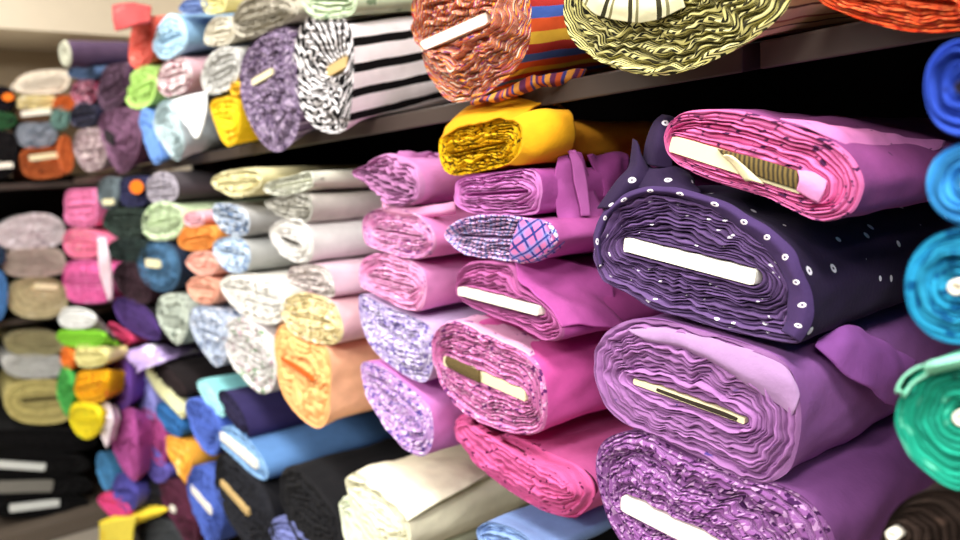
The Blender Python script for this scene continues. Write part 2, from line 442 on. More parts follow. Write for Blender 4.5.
LIL = M('9c6aa2', '4c3880', 'fleck', 60, 0.28, tone=0.6); LILB = M('9c62aa')
b = B('mid', 'mauve bolt with a slit cream core under the ring-dotted bolt',
      '592,367 596,344 607,329 629,319 660,319 696,329 736,340 771,353 789,367 798,389 802,420 798,451 789,473 771,484 753,484 727,471 691,456 660,440 629,427 607,411 596,389',
      LIL, LILB, core=((634, 382), (742, 421), 6), cmat=CREAM, nl=15, amp=0.75, wav=0.06, cdep=-0.001)
flap(b, [[(657, 388, -.002), (690, 400, -.003), (722, 411, -.003), (738, 418, -.002)], [(656, 391, -.003), (690, 404, -.004), (720, 415, -.004), (736, 421, -.003)]], plain('slit_shade_paint', '2a2018', 0.9), 'slit_shade_strip', 0.0006, 5, 0)  # flat dark strip, painted as the shade in the gap beside the card
flap(b, [[(628, 330, -.001), (665, 328, -.001), (705, 337, -.001), (747, 349, -.001), (786, 367, .0), (799, 395, .0)], [(632, 333, -.004), (667, 333, -.005), (704, 345, -.005), (745, 361, -.005), (784, 381, -.004), (798, 402, -.001)], [(640, 338, -.005), (672, 343, -.006), (706, 355, -.006), (744, 374, -.006), (777, 395, -.004), (796, 409, -.001)], [(646, 341, .0), (674, 347, .0), (705, 359, .0), (741, 379, .0), (772, 401, .0), (793, 415, .001)]], M('ad88b6', '6a58b0', 'fleck', 45, 0.24), 'folded_ply', 0.0012, 7)
flap(b, [[(818, 340, .05), (841, 327, .07), (856, 327, .09), (876, 338, .12), (899, 351, .15), (916, 361, .18)],
         [(816, 343, .04), (842, 342, .055), (860, 345, .075), (880, 356, .10), (900, 366, .13), (910, 374, .16)],
         [(814, 346, .035), (836, 361, .045), (852, 375, .06), (870, 383, .08), (888, 385, .11), (900, 392, .14)],
         [(818, 348, .04), (838, 365, .05), (856, 380, .066), (872, 390, .085), (884, 402, .11), (894, 406, .14)]], M('a05cae'), 'draped_corner', 0.0018, 8)
B('mid', 'plum print bolt with a white card core, at the bottom of the violet stack',
  '593,464 600,442 620,432 647,433 682,453 727,467 771,482 802,496 824,518 836,540 838,567 829,584 780,584 691,576 638,562 611,531 598,496',
  M('875490', '3d1a48', 'fleck', 120, 0.48, 'b890bc', tone=0.6), M('86508f'), core=((626, 504), (722, 553), 15), nl=14, amp=0.7, wav=0.055)

# --- magenta stack
YEL = M('e8b814', '4a3206', 'fleck', 150, 0.48, tone=0.4); YELB = M('eea028')
b = B('mid', 'mustard yellow bolt with dark flecked layers, topmost of the magenta stack',
      '437,152 439,137 452,128 474,124 504,118 518,122 523,133 520,148 515,159 500,167 478,172 455,176 444,172 439,163',
      YEL, YELB, nl=8, amp=0.9, wav=0.08, taper=0.96, vp=(1400, 132), groove=0.010, single=False)
flap(b, [[(441, 139, -.003), (456, 129, -.004), (474, 124, -.004), (498, 118, -.004), (519, 121, -.002)], [(447, 127, .012), (462, 114, .02), (480, 113, .012), (506, 109, .02), (530, 110, .03)],
         [(466, 109, .05), (479, 102, .05), (498, 99, .05), (520, 98, .055), (550, 101, .08)], [(487, 105, .10), (498, 102, .11), (515, 101, .12), (540, 101, .13), (566, 107, .15)]], M('d99a14'), 'crumpled_flap', 0.002, 8, 0.004)
flap(b, [[(512, 119, -.002), (530, 112, .010), (550, 109, .03), (568, 111, .055)], [(521, 128, -.005), (541, 119, .006), (560, 115, .028), (573, 117, .050)], [(523, 141, -.005), (545, 134, .004), (564, 131, .026), (575, 131, .048)], [(519, 153, -.004), (543, 151, .006), (561, 148, .028), (573, 146, .050)], [(508, 164, .0), (531, 164, .012), (550, 162, .034), (565, 160, .056)]],
     M('e4a41a'), 'wrapped_band', 0.0018, 7, 0.0015)
MAG = M('c074b4', '5a2a5e', 'fleck', 60, 0.25, tone=0.45); MAGB = M('a94f9b', '4a2250', 'dots', 32, 0.09)
b = B('mid', 'flat folded magenta bolt with a dotted corner flap, just beneath the mustard bolt',
      '453,194 455,181 472,175 501,171 527,168 538,173 542,188 540,203 535,214 513,216 483,216 461,210 454,203',
      MAG, MAGB, nl=7, amp=0.7, wav=0.07, groove=0.009, single=False, vp=(1450, 140))
XM = -0.606
flap(b, [[(560, 149, .05), (556, 164, 'x', XM), (555, 185, 'x', XM), (558, 207, 'x', XM), (565, 229, 'x', XM + .006)], [(571, 149, .06), (568, 164, 'x', XM + .003), (570, 185, 'x', XM + .004), (574, 206, 'x', XM + .004), (580, 224, 'x', XM + .01)], [(582, 152, .07), (586, 168, 'x', XM + .001), (592, 188, 'x', XM), (598, 205, 'x', XM), (604, 218, 'x', XM + .004)]], M('b058a2', '4a2250', 'dots', 32, 0.1), 'loose_flap', 0.0018, 8, 0.003)
flap(b, [[(567, 150, .045), (572, 168, 'x', XM + .008), (577, 192, 'x', XM + .009), (581, 216, 'x', XM + .010)], [(576, 150, .05), (583, 168, 'x', XM + .012), (588, 191, 'x', XM + .013), (591, 215, 'x', XM + .014)]], M('bb66ae', '4a2250', 'dots', 34, 0.1), 'folded_edge')
flap(b, [[(586, 156, .085), (604, 154, .12), (626, 154, .16)], [(598, 178, 'x', XM), (612, 166, 'x', XM + .004), (628, 160, 'x', XM)], [(600, 200, 'x', XM), (612, 192, 'x', XM + .004), (626, 182, 'x', XM)]], M('a04a92', '4a2250', 'dots', 34, 0.08), 'slack_side_fold', 0.0018, 7, 0.004)
b = B('mid', 'blue and pink plaid bolt with wavy layers in the magenta stack',
      '445,238 448,227 457,220 476,215 501,214 527,218 548,222 558,236 555,246 540,258 524,264 501,261 476,257 457,251',
      M('e6aed0', '2d3d83', 'plaid', c3='9ab4e4', per=0.015, tone=0.55), M('b4589e'), nl=7, amp=1.0, wav=0.09, groove=0.010, single=False)
flap(b, [[(520, 219, -.003), (538, 220, -.002), (552, 225, .006), (563, 231, .018)], [(514, 236, -.006), (533, 238, -.006), (552, 240, .0), (565, 241, .014)], [(510, 252, -.005), (530, 255, -.004), (547, 254, .004), (559, 249, .016)], [(512, 261, -.002), (527, 263, .0), (541, 260, .007), (552, 254, .018)]],
     M('d074ac', '2b357f', 'plaid', c3='7286cc', per=0.021), 'folded_corner', 0.0016, 7)
b = B('mid', 'dusky magenta bolt tipped down to the right around a cream card, below the plaid bolt',
      '456,288 459,273 468,262 494,260 511,263 518,275 522,288 539,299 555,314 564,329 561,340 546,341 524,329 501,320 476,309 461,299',
      M('a8588f', '5a2050', 'fleck', 60, 0.2, tone=0.5), M('a8488e'), core=((463, 291), (540, 310), 9), cmat=CARD, nl=8, amp=0.6, wav=0.06, vp=(1450, 180), cdep=0.006)
flap(b, [[(514, 262, .0), (540, 258, .03), (575, 262, .07), (610, 275, .11)], [(521, 282, .0), (550, 285, .03), (585, 290, .07), (615, 300, .11)], [(545, 302, -.001), (572, 306, .025), (600, 310, .06), (620, 315, .10)], [(563, 326, -.001), (583, 325, .025), (606, 327, .055), (626, 330, .09)]],
     M('b0529a'), 'draped_outer_ply', 0.002, 8, 0.002)
PNK = M('c470a4', '5a2260', 'fleck', 105, 0.46, 'dca4c8', tone=0.55)
b = B('mid', 'rose pink printed bolt with a half brown, half cream card core',
      '432,353 437,330 453,320 481,332 514,346 534,359 545,381 547,414 541,432 522,436 498,430 469,416 445,393',
      PNK, M('d95aa8', '9a3a86', 'fleck', 16, 0.25), core=((447, 361), (525, 395), 10), cmat=CREAM, nl=12, amp=0.5, wav=0.05)
flap(b, [[(447, 356, -.0045), (463, 363, -.0045), (480, 371, -.0045)], [(445, 361, -.0055), (462, 369, -.0055), (480, 378, -.0055)], [(448, 367, -.0045), (463, 375, -.0045), (480, 383, -.0045)]], CORR, 'corrugated_filling', 0.001, 4, 0)
flap(b, [[(438, 331, -.002), (453, 321, -.002), (481, 333, -.002), (514, 347, -.002), (530, 357, -.001)], [(445, 329, .02), (465, 319, .02), (493, 330, .02), (525, 343, .02), (540, 353, .02)], [(460, 322, .05), (480, 315, .05), (508, 325, .05), (535, 337, .05), (552, 346, .05)]], M('eab0d4', '8c3c88', 'fleck', 60, 0.4), 'printed_top_ply', 0.0014, 7)
b = B('mid', 'hot pink bolt with ridged telescoped layers, at the bottom of the magenta stack',
      '455,430 457,416 469,414 490,430 518,438 551,454 579,467 592,483 594,499 583,514 571,519 543,512 510,493 482,471 461,446',
      M('d8609c', '5a1848', 'dots', 70, 0.22, tone=0.45), M('d464a4'), nl=9, amp=0.6, wav=0.06, tele=0.035, single=False, crease=0.006, axis=((472, 428), (562, 486)), groove=0.008)
# --- lilac and pink stack
b = B('mid', 'mauve bolt loosely folded in flat layers, topmost of the pale pink stack',
      '356,175 361,168 373,160 387,153 402,157 417,166 424,181 423,196 417,203 402,207 387,203 373,188',
      M('ad74a2', '6c3c68', 'fleck', 40, 0.3, tone=0.8), M('c37cb4'), nl=6, amp=0.9, wav=0.07, groove=0.014, single=False, axis=((364, 172), (412, 194)), jit=0.006)
flap(b, [[(396, 156, .0), (408, 159, .01), (424, 161, .04)], [(399, 152, .004), (412, 152, .02), (430, 153, .05)], [(408, 156, .02), (420, 156, .035), (440, 156, .07)]], M('a8689e'), 'crumpled_top', 0.002, 7, 0.004)
flap(b, [[(382, 203, .004), (405, 208, .004), (430, 206, .012), (456, 201, .03)], [(384, 209, .0), (408, 213, .0), (432, 213, .010), (456, 209, .03)], [(390, 215, .006), (410, 217, .006), (434, 216, .016), (456, 213, .035)]], M('dc98c0', '8a3a78', 'dots', 30, 0.1), 'thin_under_fold', 0.003, 7)
B('mid', 'pale pink small-print bolt under the mauve folded one',
  '364,233 365,218 376,209 395,207 417,214 432,229 436,244 428,257 410,259 387,253 369,246',
  M('d893c0', '8a4a90', 'fleck', 80, 0.42, 'ecc4e0'), M('d884bc'), nl=9, amp=0.5, single=False)
B('mid', 'baby pink swirl-ended bolt with dark dashes, third down in the pale pink stack',
  '358,273 361,260 376,253 402,257 421,268 426,284 424,303 417,312 399,307 376,296 361,286',
  M('e09ac6', '7a4a80', 'fleck', 70, 0.36, 'f2d2e8'), M('d98cc2'), nl=9, amp=0.5, single=False)
B('mid', 'white and violet floral bolt under the baby pink swirl',
  '357,300 361,294 385,306 415,318 430,328 434,350 430,375 420,383 395,370 372,350 360,325',
  M('b8a8d2', '6a58a4', 'fleck', 90, 0.52, 'e4dcf0'), M('cbb4dc'), nl=8, amp=0.6, single=False)
b = B('mid', 'purple floral bolt with a pale mauve top, at the bottom of the pale pink stack',
      '360,369 364,361 384,368 408,387 428,406 433,430 429,452 416,457 396,442 376,414 363,389',
      M('b088be', '5c4894', 'fleck', 90, 0.5, 'd8c0e0'), M('cd7ec4'), nl=8, amp=0.6, single=False)

# --- white and orange stack
b = B('mid', 'pale sage folded bolt, topmost of the white stack',
      '262,190 270,181 290,176 308,171 314,178 312,187 296,194 276,196', M('d4d6c6', tone=0.4), M('d2d0c0'), nl=4, amp=0.9, wav=0.09, groove=0.012, single=False)
B('mid', 'grey crumpled-end bolt lying beneath the pale sage one',
  '266,201 280,196 300,193 310,196 312,210 308,221 298,223 284,219 271,210', M('b4b2a8', '5c5a54', 'fleck', 50, 0.35, tone=0.5), M('c4c0b8'), nl=5, amp=1.0, wav=0.1, groove=0.012, single=False)
b = B('mid', 'plain white bolt with a dark slit at its centre',
      '270,233 274,223 287,218 302,220 310,233 313,247 310,260 299,264 287,259 274,247', M('dedcd8'), M('dcdad8'), nl=7, amp=0.5, axis=((282, 237), (297, 243)), single=False)
flap(b, [[(281, 236, -.004), (290, 240, -.004), (299, 243, -.004)], [(281, 238.5, -.004), (290, 242.5, -.004), (299, 245.5, -.004)]], plain('dark_slit_shade', '302a24', 0.9), 'painted_slit_shade', 0.0006, 4, 0)  # thin dark strip stands in for the shaded slit at the roll's centre
B('mid', 'white bolt with faint grey floral layers, under the plain white bolt',
  '286,281 289,268 306,264 324,267 332,279 334,295 324,297 306,290 291,285', M('ccc2be', '7a6a70', 'fleck', 60, 0.42, 'e6e2de'), M('dcbccb'), nl=6, amp=0.8, single=False)
B('mid', 'cream bolt with ochre swirls directly above the orange bolt',
  '280,312 284,299 302,292 328,299 339,314 343,333 336,344 321,345 298,338 285,325', M('dccb98', '8a7848', 'fleck', 50, 0.42, 'ece4cc'), M('e0b7bd'), nl=6, amp=0.7, single=False)
b = B('mid', 'bright orange bolt with a pointed lower edge, at the bottom of the white stack',
      '273,348 276,328 286,323 302,336 323,344 330,361 330,393 328,418 319,429 306,424 290,408 278,385', M('f4b676', 'd88444', 'fleck', 30, 0.25), M('fcc09a'), nl=6, amp=0.8, wav=0.07, axis=((285, 362), (312, 380)), single=False)
flap(b, [[(281, 356, -.004), (296, 364, -.004), (313, 376, -.004)], [(281, 360, -.005), (296, 370, -.005), (314, 383, -.005)]], M('c45c1e'), 'painted_slit_shade', 0.001, 4, 0)  # deeper orange strip, the slit's shade put in as colour

# --- cream and blue stack
B('mid', 'cream yellow folded bolt, topmost beside the pale sage bolt',
  '211,183 217,174 235,169 254,168 262,176 258,188 246,196 234,198 222,193', M('ece4b4', tone=0.4), M('ddd5a4'), nl=4, amp=0.9, groove=0.012, single=False)
B('mid', 'white and blue flowered bolt just under the cream yellow one', '212,206 222,203 240,207 248,216 248,230 240,237 224,233 214,221', M('c4d0de', '5f82b2', 'fleck', 50, 0.46, '40506c'), M('a9a9a9'), nl=5, amp=0.8, single=False)
B('mid', 'blue flowered bolt with grey wrap, above the white crumpled bolt', '212,249 216,240 230,236 244,241 250,255 247,269 236,274 222,268', M('c6d8ea', '5f8ac4', 'fleck', 50, 0.46), M('b6b8b6'), nl=5, amp=0.8, single=False)
B('mid', 'white crumpled bolt between the blue flowered bolt and the green-flecked bolt', '219,286 224,277 243,273 266,280 284,294 284,316 270,325 245,317 228,302', M('dad8d2', '948f82', 'fleck', 30, 0.32), M('e8e6de'), nl=6, amp=0.9, single=False)
B('mid', 'white bolt flecked green and pink, at the bottom of the white and blue stack', '222,340 226,322 240,317 258,326 270,345 276,370 271,390 259,394 243,380 230,362', M('d2d0ce', '5d8a5a', 'fleck', 45, 0.42, 'a06a84'), M('dcd6d8'), nl=6, amp=0.9, single=False)

# --- small peach stack
B('mid', 'flat pale pink bolt on top of the orange roll', '182,221 186,213 196,211 204,216 202,225 192,228', M('e8b4c0'), M('e2a8b8'), vp=(1450, 110))
B('mid', 'small orange roll above the peach ones', '177,240 182,229 197,225 212,228 216,238 208,249 192,251 180,248', M('ee9a48', 'c46a1c', 'fleck', 30, 0.25))
B('mid', 'peach roll under the orange roll', '186,263 190,254 203,251 215,255 217,268 210,276 196,275', M('eeb0a0', 'f6d0c4', 'fleck', 30, 0.3))
B('mid', 'tan pink roll above the blue-grey floral bolt', '186,287 191,278 205,275 216,283 217,298 209,305 196,302', M('d89c86', 'b8845c', 'fleck', 30, 0.3))
B('mid', 'blue-grey floral bolt hanging low beside the green-flecked bolt', '188,320 193,307 208,306 222,315 229,335 225,360 215,367 203,353 193,337', M('a9b6cc', '46567c', 'fleck', 45, 0.42, 'e8ecf4'), nl=5, amp=0.8)

# --- knit and denim stack
B('mid', 'grey knit bolt on top of the pale green bolt', '145,190 148,178 160,171 172,175 178,188 174,200 160,204 149,200', M('a8a2ae', '55505c', 'fleck', 40, 0.4), M('4a4448'), single=False)
B('mid', 'pale green lacy bolt between the grey knit and the denim bolt', '141,225 145,210 158,201 172,203 183,212 182,228 172,239 155,241 145,236', M('bcd0a8', '7d9a70', 'fleck', 40, 0.4, 'e0ead2'))
B('mid', 'denim blue bolt with a yellow card core', '137,262 142,247 155,240 168,243 178,255 180,275 172,290 158,292 145,284 138,272', M('3c6080', '1c3450', 'fleck', 30, 0.35, tone=0.6), M('222c40'), core=((147, 263), (159, 264), 8), cmat=CREAM)
B('mid', 'sage and charcoal floral bolt hanging under the denim bolt', '156,310 160,297 172,293 184,300 188,320 184,338 176,345 166,335 159,322', M('b2bcb0', '4c5850', 'fleck', 40, 0.42), nl=5, amp=0.8)

# --- dark stack
B('mid', 'slate grey bolt with a pale card core, left of the navy one', '97,192 102,179 113,177 119,186 119,200 112,209 102,206', M('58646a', 'c8ccc8', 'fleck', 25, 0.3), core=((104, 202), (113, 202), 6), cmat=CREAM)
b = B('mid', 'navy bolt bearing a round orange price sticker', '117,190 121,179 133,176 146,182 147,200 139,206 123,205', M('27284c'), single=False)
vs = [P(136.5 + 7 * math.cos(t), 187 + 7 * math.sin(t), -0.012) for t in np.linspace(0, 2 * math.pi, 24, endpoint=False)]
vs += [P(136.5 + 7 * math.cos(t), 187 + 7 * math.sin(t), -0.003) for t in np.linspace(0, 2 * math.pi, 24, endpoint=False)]
link('round_sticker', vs, [tuple(range(24))] + [(i, 24 + i, 24 + (i + 1) % 24, (i + 1) % 24) for i in range(24)], plain('orange_sticker', 'ff7d12', 0.5, 0.03), b, smooth=False, loc=root_loc[b.name])
B('mid', 'dark forest green bolt below the navy stickered bolt', '102,225 108,209 125,207 143,210 146,225 139,238 118,239', M('26342e', '1a2220', 'fleck', 30, 0.4))
B('mid', 'black bolt with a green edge, above the maroon one', '106,250 113,240 130,238 144,242 146,256 136,262 117,261', M('1c2a28', '3f6a58', 'fleck', 18, 0.3))
B('mid', 'blackish maroon bolt beside the pink stack', '112,277 117,264 130,262 141,268 150,284 148,303 135,304 120,293', M('35202a'))
B('mid', 'deep purple bolt hanging over the lavender scarf fold', '113,305 118,297 135,301 150,312 160,330 157,341 140,337 122,325', M('4a3270'), M('17131c'), single=False)

# --- pink stack
B('mid', 'rose pink block-shaped bolt, topmost of the far pink stack', '64,207 66,191 80,189 95,191 97,210 95,225 80,227 66,223', M('e07aaa'))
B('mid', 'salmon and pink bolt in the middle of the far pink stack', '63,243 66,231 80,228 98,234 103,252 90,259 70,257', M('e6789c', 'f6c0c0', 'fleck', 14, 0.4))
b = B('mid', 'hot pink bolt with a white corner flap, at the bottom of the far pink stack', '62,277 66,263 85,260 104,264 111,281 108,300 92,304 72,302 64,292', M('e66aac', 'f4b8d8', 'fleck', 14, 0.35), single=False)
flap(b, [[(98, 238, -.06), (99, 262, -.06), (102, 280, -.05), (109, 301, -.04)], [(105, 238, -.05), (109, 255, -.05), (112, 275, -.04), (113, 300, -.03)]], M('f3d8e6'), 'white_corner_flap', 0.004, 5)

# ================================================================ ROUND ROLLS AT THE RIGHT
BLU = dict(group='round rolls of blue and green cloth at the right', name='fabric_roll', cat='fabric roll')
B('mid', 'royal blue roll, uppermost at the right edge', ell(966, 88, 43, 50, e=2.1), M('2f4db4', '141a4c', 'fleck', 30, 0.35, tone=0.5), core=((962, 87), (966, 87), 12), cmat=plain('dark_tube', '1c1830', 0.8), tube=True, nl=9, amp=0.8, cdep=0.002, y0=-0.14, **BLU)
B('mid', 'sky blue roll between the royal blue and the turquoise roll', ell(974, 184, 50, 43, e=2.1), M('3c93cf', '1b4f8c', 'fleck', 35, 0.35, tone=0.5), core=((970, 184), (974, 184), 12), tube=True, nl=9, amp=0.7, y0=-0.14, **BLU)
B('mid', 'turquoise roll with a white tube core at the right edge', ell(962, 287, 60, 59, e=2.1), M('2c9cc4', '0c5a8c', 'fleck', 45, 0.45, tone=0.5), core=((956, 286), (962, 287), 15), tube=True, nl=11, amp=0.6, y0=-0.14, **BLU)
b = B('mid', 'teal green roll with a mint outer edge and white core', ell(966, 424, 72, 64, 40, e=2.2), M('1f9a80', '0a4a44', 'fleck', 35, 0.4, '5fc4a8', tone=0.5), M('3fb598'), core=((960, 416), (968, 418), 15), tube=True, nl=11, amp=0.7, y0=-0.14, **BLU)
flap(b, [[(897, 392, -.143), (905, 376, -.143), (925, 364, -.143), (950, 357, -.143), (975, 352, -.143)], [(900, 391, -.15), (908, 378, -.04), (927, 368, -.15), (951, 362, -.15), (976, 358, -.15)], [(905, 397, -.144), (912, 384, -.144), (930, 374, -.144), (953, 368, -.144), (976, 364, -.144)]], M('8fd8bc'), 'mint_selvedge', 0.0015, 6)
B('mid', 'dark brown roll with a small pale core in the bottom right corner', ell(938, 548, 58, 58, e=2.1), M('2c211c', '46362e', 'fleck', 40, 0.3), core=((892, 533), (897, 534), 11), tube=True, nl=9, y0=-0.12, cdep=0.006, **BLU)

# ================================================================ UPPER SHELF
RED = [(0, 'e85a2a'), (0.3, 'c03a22'), (0.45, 'f07a44'), (0.75, '8c2a20')]
B('up', 'coral red striped bolt at the upper right corner', '812,-12 818,2 840,13 871,24 907,32 945,33 985,25 1000,0 990,-40 900,-60 830,-40',
  M('e0592c', p='ply', cols=RED, per=0.02, tone=0.5), M('d4502c', p='stripe', cols=RED, per=0.03), nl=9, amp=0.7, single=False, L=0.45)
ZEB = [(0, 'cfc67e'), (0.3, '1e1c12'), (0.52, 'ded694'), (0.74, '34301c')]
b = B('up', 'pale yellow and black zebra print bolt with ragged braided layers',
      '563,0 564,22 574,44 596,61 622,72 652,77 678,74 705,65 745,45 778,20 792,0 800,-30 700,-64 600,-52 562,-15',
      M('d8d08c', p='ply', cols=ZEB, per=0.026, tone=0.6), M('c9a07e', p='stripe', cols=[(0, 'd8b08c'), (0.5, '9a5a44'), (0.62, 'c8a070'), (0.9, '5c3a2c')], per=0.022), nl=11, amp=0.8, wav=0.05, axis=((620, -22), (690, -24)), L=0.45, jit=0.005, groove=0.009)
flap(b, [[(578, -2, -.006), (598, 15, -.006), (625, 22, -.006), (655, 20, -.006), (684, 8, -.006)], [(582, -12, -.010), (602, 4, -.011), (626, 10, -.011), (654, 8, -.011), (680, -3, -.010)], [(590, -22, -.010), (608, -8, -.011), (628, -3, -.011), (652, -5, -.011), (674, -14, -.010)]],
     M('ece8bc', p='stripe', cols=[(0, 'f0ecc4'), (0.62, '3a3826'), (0.78, 'f0ecc4'), (0.9, '8a8660')], per=0.03), 'inner_wrap', 0.002, 7)
MUL = [(0, 'eea238'), (0.18, 'd85a20'), (0.36, '2c3080'), (0.52, 'e0682a'), (0.66, 'f6ecd0'), (0.78, '8c2430'), (0.88, '3c2c64')]
b = B('up', 'orange multicolour striped bolt with a slanting white card core',
      '411,0 410,15 417,33 422,63 430,81 448,102 474,100 496,87 515,70 528,48 531,22 530,0 520,-20 470,-30 425,-22',
      M('e07030', p='ply', cols=MUL, per=0.020, tone=0.4), M('e07030', p='stripe', cols=[(0, 'e0b43c'), (0.25, 'a8302c'), (0.48, '4464b8'), (0.72, 'd4562a')], per=0.050), core=((424, 46), (487, 18), 11), nl=13, amp=1.0, wav=0.05, jit=0.006, groove=0.009, L=0.45)
flap(b, [[(474, 101, .0), (500, 92, .006), (522, 80, .02), (552, 72, .04), (588, 68, .07)], [(470, 103, -.002), (498, 98, .004), (522, 88, .02), (552, 79, .04), (586, 74, .07)], [(474, 104, .004), (500, 101, .010), (524, 94, .026), (554, 84, .046), (584, 78, .075)]], M('d05a26', p='stripe', cols=[(0, 'c8883c'), (0.3, '5c2c4c'), (0.6, 'b4502a'), (0.85, '3c3c78')], per=0.02), 'scalloped_edge', 0.002, 7, 0.006)
BW = [(0, 'f2eef0'), (0.55, '141214'), (0.9, 'e4e0e4')]
B('up', 'black and white striped bolt with a mottled spiral end',
  '291,63 296,33 307,17 326,16 344,20 352,37 353,74 350,111 344,131 326,134 307,122 296,96',
  M('f2eef0', p='ply', cols=[(0, 'f2eef0'), (0.46, '0e0c0e')], per=0.028, tone=0.3), M('f2eef0', p='stripe', cols=[(0, 'f4eef2'), (0.64, '0c0a0c')], per=0.037, tone=0.2), core=((330, 71), (346, 62), 11), cmat=TAN, nl=7, amp=0.8, jit=0.005, L=0.45, vp=(1400, -120), crease=0.002)
B('up', 'pale green checked bolt resting on the black and white striped one', '300,3 305,-10 325,-22 348,-18 356,0 352,14 335,19 312,18', M('c4d4b4', '7c9474', 'fleck', 50, 0.4), single=False)
B('up', 'purple tweed bolt with a ribbed lower edge and beige core',
  '239,74 244,52 263,33 283,26 292,41 294,67 297,96 299,122 291,144 274,153 256,137 241,104', M('6e5c78', '2e2238', 'fleck', 80, 0.5, 'a898b0', tone=0.6), M('5c4a64', p='stripe', cols=[(0, '6c5a74'), (0.5, '3c2e44'), (0.75, 'a898ac')], per=0.02), core=((254, 82), (272, 72), 7), cmat=CREAM, nl=8, amp=0.8, L=0.45)
B('up', 'sunny yellow bolt between the white flap bolt and the purple tweed', '209,107 213,99 227,96 237,99 239,112 239,130 235,142 228,147 221,141 215,127', M('eec21c', 'f8dc50', 'fleck', 25, 0.3), single=False)
B('up', 'small yellow roll end above the sunny yellow bolt', ell(235, 89, 6, 7), M('f0c030'), single=True)
B('up', 'grey and white fleecy bolt above the sunny yellow one', '200,80 205,60 220,47 236,50 239,68 233,84 218,94 205,93', M('c8c8c4', '8c8a84', 'fleck', 40, 0.42, 'eeeeea'))
B('up', 'beige crumpled bolt behind the purple tweed top', '233,20 240,2 262,-10 288,-2 298,12 284,24 262,34 245,40 236,34', M('b8b2a2', '6a6454', 'fleck', 30, 0.4, 'dcd6c8'), single=False)
B('up', 'pale olive roll end at the very top', ell(213, 1, 13, 14), M('d6cf92', tone=0.5), single=True)
B('up', 'white bolt with brown-flecked folds below the pale olive roll', '203,42 206,26 216,16 230,20 235,32 228,44 214,47', M('d2ccba', '6c5c40', 'fleck', 25, 0.35))
b = B('up', 'pale aqua white bolt with a pointed white corner flap', '153,117 157,105 165,99 173,103 178,115 182,132 184,147 178,161 170,157 160,143 154,132', M('b4c8cc', '7c98a4', 'fleck', 30, 0.35), M('b8c4cc'), single=False, L=0.24)
flap(b, [[(174, 100, -.01), (188, 96, .0), (207, 92, .02)], [(180, 116, -.02), (192, 114, -.01), (207, 108, .01)], [(190, 130, -.02), (196, 131, -.01), (204, 122, .0)], [(194, 138, -.02), (197, 138, -.015), (200, 134, -.01)]], M('eef2f4'), 'white_corner_flap', 0.004, 6)
B('up', 'pink and white patchwork bolt under the light blue one', '155,84 160,67 172,57 186,60 192,75 185,90 166,97', M('d4bcc0', '8c3c50', 'fleck', 25, 0.5, 'f4eaea'), M('d0a8b0'), single=False, L=0.24)
B('up', 'light blue bolt near the coral drape', '153,44 157,27 168,14 180,18 187,35 184,50 168,60 157,57', M('a8cce4', 'e4eef4', 'fleck', 25, 0.35), M('8cb4d4'), single=False, L=0.24)
B('up', 'periwinkle blue flat bolt lying on the light blue one', '178,10 184,0 198,-2 206,4 203,12 190,15', M('7088bc'))
B('up', 'lime green roll beside the plum bolts', '124,95 129,76 142,65 154,69 156,85 151,102 140,109 128,106', M('a8d070', 'cde89c', 'fleck', 25, 0.3), L=0.24)
B('up', 'cornflower blue bolt hanging down left of the pale aqua one', '139,116 145,108 153,124 159,148 161,162 153,164 145,146', M('6a94d8'), L=0.24)
b = B('up', 'coral red draped bolt at the top left', '128,60 130,32 137,17 149,19 153,40 150,60 138,70', M('dc6458', 'f2a090', 'fleck', 20, 0.35), single=False, L=0.24)
flap(b, [[(113, 6, -.03), (124, 4, -.02), (136, 4, .0), (151, 7, .02)], [(114, 20, -.06), (126, 16, -.05), (138, 15, -.03), (151, 16, .0)], [(116, 31, -.06), (128, 28, -.06), (138, 24, -.05), (150, 22, -.02)]], M('b8484a', 'e08078', 'fleck', 16, 0.35), 'draped_top', 0.006, 6)

b = B('up', 'plum bolt stood in the middle of the far plum pile', '98,86 104,68 116,63 128,66 129,86 121,104 106,112 98,102', M('4c3448', '6c5468', 'fleck', 20, 0.4), L=0.24)
b = B('up', 'large plum bolt with a dark eye at its end, beneath the other plum bolt', '98,128 102,113 118,107 137,111 141,138 133,163 120,174 108,158', M('6c4a64', '503450', 'fleck', 16, 0.3), core=((106, 135), (113, 141), 11), cmat=plain('dark_eye', '181018', 0.9), single=False, L=0.24)
B('up', 'navy and crimson patterned bolt left of the plum bolts', '70,92 74,82 84,78 94,82 97,95 90,104 76,104', M('7c2c44', '1c1c38', 'fleck', 16, 0.5, 'd8a0b4'), L=0.24)
B('up', 'dark navy bolt with a pale rim under the crimson patterned one', '70,118 74,106 86,103 97,108 98,121 88,128 75,127', M('1c1c30', '8080a0', 'fleck', 14, 0.35), L=0.24)
B('up', 'slate blue bolt beneath the lying violet roll', '68,76 70,68 82,66 96,68 97,78 84,80', M('445a7c'), L=0.24)
B('up', 'mauve and white ribbed bolt below the dark navy one', '73,146 77,132 90,128 104,132 107,152 101,168 87,172 78,162', M('a08c90', 'e0d0d0', 'fleck', 18, 0.45, '6c4c58'), L=0.24)

